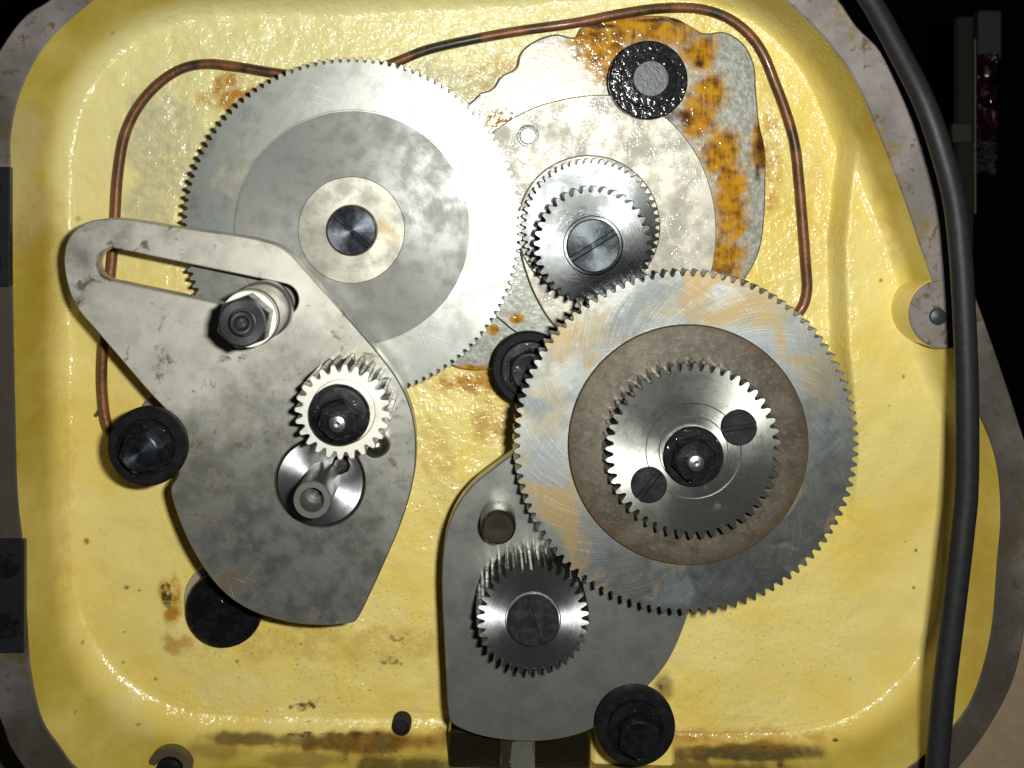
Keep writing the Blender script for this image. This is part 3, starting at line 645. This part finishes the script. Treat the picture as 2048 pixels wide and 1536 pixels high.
T = Thing('flanged_bushing', 'turned steel flange with hollow stub tube below the small pinion', 'bushing', 640, 965, 30, hA)
k = sc(hA)
MB().lathe([(86*k, 0), (86*k, 9), (85*k, 9.4), (.01, 9.4)], 80).build('flange', M_BRIGHT, T.o)
c = T.L(624, 1000, 70); k = sc(70)
MB().lathe([(37*k, 9), (37*k, 34), (38*k, 34.4), (38*k, 39.4), (36.5*k, 40), (25*k, 40), (23*k, 39), (22*k, 30), (12*k, 28.5), (.01, 30.5)], 56, *c).build('stub_tube', steel('tube_steel', (.30, .29, .27), .4, .8), T.o)
MB().lathe([(4, 9.2), (4, 10.6), (3, 11.3), (.01, 11.3)], 8, c[0]+7.6, c[1]+6).build('key', M_GREASE, T.o)

T = Thing('pinion', 'small bright pinion with oily black nut standing on the slotted arm', 'pinion', 685, 824, 40.2, 66)
k = sc(66)
gear(MB(), 24, 97*k, 82*k, 0, 26, [(66*k, 26), (64*k, 25), (.01, 25)], land=.22, phase=.08, ch=.5).build('pinion_gear', M_TOOTH, T.o)
c = T.L(677, 832, 68)
MB().lathe([(62*k, 24), (62*k, 26.8), (57*k, 28.4), (48*k, 28.8), (.01, 28.8)], 64, *c).build('washer', M_BLACK, T.o)
c = T.L(675, 843, 76); A, R = hexring(36*k, 8, .3)
MB().rings(A, [(R, 28.6), (R, 34), (34*k, 35.6), (.01, 35.8)], *c).build('nut', M_BLACK, T.o)
c = T.L(674, 849, 79); MB().lathe([(18*k, 35), (18*k, 37.4), (15*k, 38.6), (7*k, 39), (5*k, 38.2), (.01, 38.0)], 36, *c).build('stud_tip', M_TIP, T.o)
T = Thing('dome_pin', 'small polished dome headed pin half behind the pinion', 'pin', 757, 883, 40.2)
k = sc(46); MB().lathe([(26*k, 0), (26*k, 4), (24*k, 6.5), (17*k, 9), (8*k, 10.2), (.01, 10.5)], 40).build('pin_body', steel('oily_pin_steel', (.33, .31, .24), .25, .95, oil=.5), T.o, angle=45)

# ------------------------------------------------------------------ teardrop arm lower right
ARM2 = [(1046, 893), (1020, 912), (985, 938), (950, 966), (920, 1002), (900, 1042), (888, 1092), (884, 1150), (887, 1250), (892, 1350), (896, 1420), (900, 1440), (910, 1451), (950, 1468), (1010, 1480), (1080, 1482), (1150, 1471), (1200, 1449), (1250, 1414), (1300, 1368), (1336, 1322), (1362, 1268), (1380, 1215), (1400, 1120), (1390, 1000), (1300, 900), (1200, 860), (1120, 862)]
hB = 32
T = Thing('teardrop_arm', 'plain grey steel swing arm plate behind the lower small gear', 'swing arm', 1100, 1200, 24, hB)
MB().prism([T.loop(ARM2, hB, 8)], 0, hB-24, .5, bottom=True).build('arm_plate', M_ARM_LOW, T.o)
T = Thing('arm_peg', 'short brown black cylindrical peg on the teardrop arm above the small gear', 'peg', 997, 1056, hB+.2, 48)
k = sc(48); MB().lathe([(36*k, 0), (36*k, 12), (34.5*k, 14.5), (29*k, 16.2), (16*k, 16.2), (.01, 15.8)], 48).build('peg_body', steel('bronzed_peg', (.13, .115, .09), .3, .85, oil=.6), T.o)
T = Thing('lower_gear', 'small thick steel gear with black slotted screw on the teardrop arm', 'gear', 1066, 1239, hB+.2, 57)
k = sc(57)
gear(MB(), 36, 114*k, 99*k, 0, 25, [(56*k, 25), (54*k, 24), (.01, 24)], phase=.03, land=.15, ch=.4).build('gear_body', M_BRIGHT, T.o)
slotted_head(MB(), 52*k, 23.5, 26.4, math.radians(106), 1.2, 1.0).build('retaining_screw', black_oxide('dark_slotted_screw', (.016, .017, .02), .35, .3), T.o)

# ------------------------------------------------------------------ large right gear
T = Thing('compound_gear', 'largest scoured gear at right carrying a brown disc and a smaller gear', 'gear', 1372, 885, 39, 49)
k = sc(49)
MB().lathe([(60*k, -16), (60*k, 0)], 40, cap1=False).build('shaft', M_COLLAR, T.o)
gear(MB(), 104, 346*k, 334*k, 0, 10, [(242*k, 10), (.01, 10)], phase=.02, land=.15, ch=.4).build('gear_rim', M_SCRATCH, T.o)
c = T.L(1377, 890, 51); k = sc(51)
MB().lathe([(241*k, 9.8), (241*k, 11.4), (238.5*k, 12.2), (.01, 12.2)], 160, *c).build('brown_disc', M_BROWN, T.o)
c = T.L(1387, 902, 62); k = sc(62)
gear(MB(), 48, 178*k, 162*k, 12, 23, [(96*k, 23), (94*k, 22.8), (70*k, 22.8), (68*k, 23.4), (.01, 23.4)], cx=c[0], cy=c[1], land=.13, ch=.4, phase=.04).build('inner_gear', M_BRIGHT_TAN, T.o)
M_FACE_SCREW = black_oxide('black_face_screw', (.012, .013, .014), .4, .35)
for x, y, a in ((1478, 855, 8), (1298, 970, 52)):
    cc = T.L(x, y, 63); slotted_head(MB(), 36*k, 22.5, 24.6, math.radians(a), 1.6, 1.1, *cc).build('slotted_screw', M_FACE_SCREW, T.o)
c = T.L(1388, 915, 66); k = sc(66)
MB().lathe([(61*k, 23), (61*k, 25.5), (58*k, 26.5), (.01, 26.5)], 64, *c).build('washer', M_BLACK, T.o)
c = T.L(1391, 922, 72); k = sc(72); A, R = hexring(40*k, 8, .25)
MB().rings(A, [(R, 26.3), (R, 32), (38*k, 33.4), (.01, 33.7)], *c).build('hex_nut', M_BLACK, T.o)
c = T.L(1393, 927, 76); k = sc(76)
MB().lathe([(18*k, 33), (18*k, 36), (15*k, 37.2), (7*k, 37.6), (5*k, 36.8), (.01, 36.6)], 36, *c).build('stud_tip', M_TIP, T.o)

# ------------------------------------------------------------------ black block standing for the dark slot under the teardrop arm
T = Thing('dark_slot_block', 'solid black block added for the dark slot below the teardrop arm, with worn bright bar', 'slot block', 1040, 1500, 4)
a, b = T.L(897, 1620, 18), T.L(1180, 1462, 18)
MB().box(a[0], b[0], a[1], b[1], 0, 14, 1).build('slot_dark_body', M_GREASE, T.o)  # darkness of the slot made as a solid black block
a, b = T.L(1000, 1600, 22), T.L(1070, 1470, 22)
MB().box(a[0], b[0], a[1], b[1], 12, 18, .8).build('worn_bar', steel('worn_bar_steel', (.42, .42, .38), .35, .8, oil=.7, stains=(((.03, .025, .015), .012, .48, .58),)), T.o)

# ------------------------------------------------------------------ loose bits
o = run('metal_chip', [(191, 832, 1), (196, 824, 1.2), (202, 816, 1)], .8, flat('blue_chip', (.09, .13, .15), .4, .4), 'tiny blue grey metal chip beside the pipe at left', 'chip', 3, 6)
o = run('stray_wire', [(988, 629, 5.5), (1008, 645, 5.8), (1022, 657, 5.8), (1038, 668, 5.5)], .35, M_HOLE, 'short black wire lying between the large left gear and centre bolt', 'wire', 4, 6)
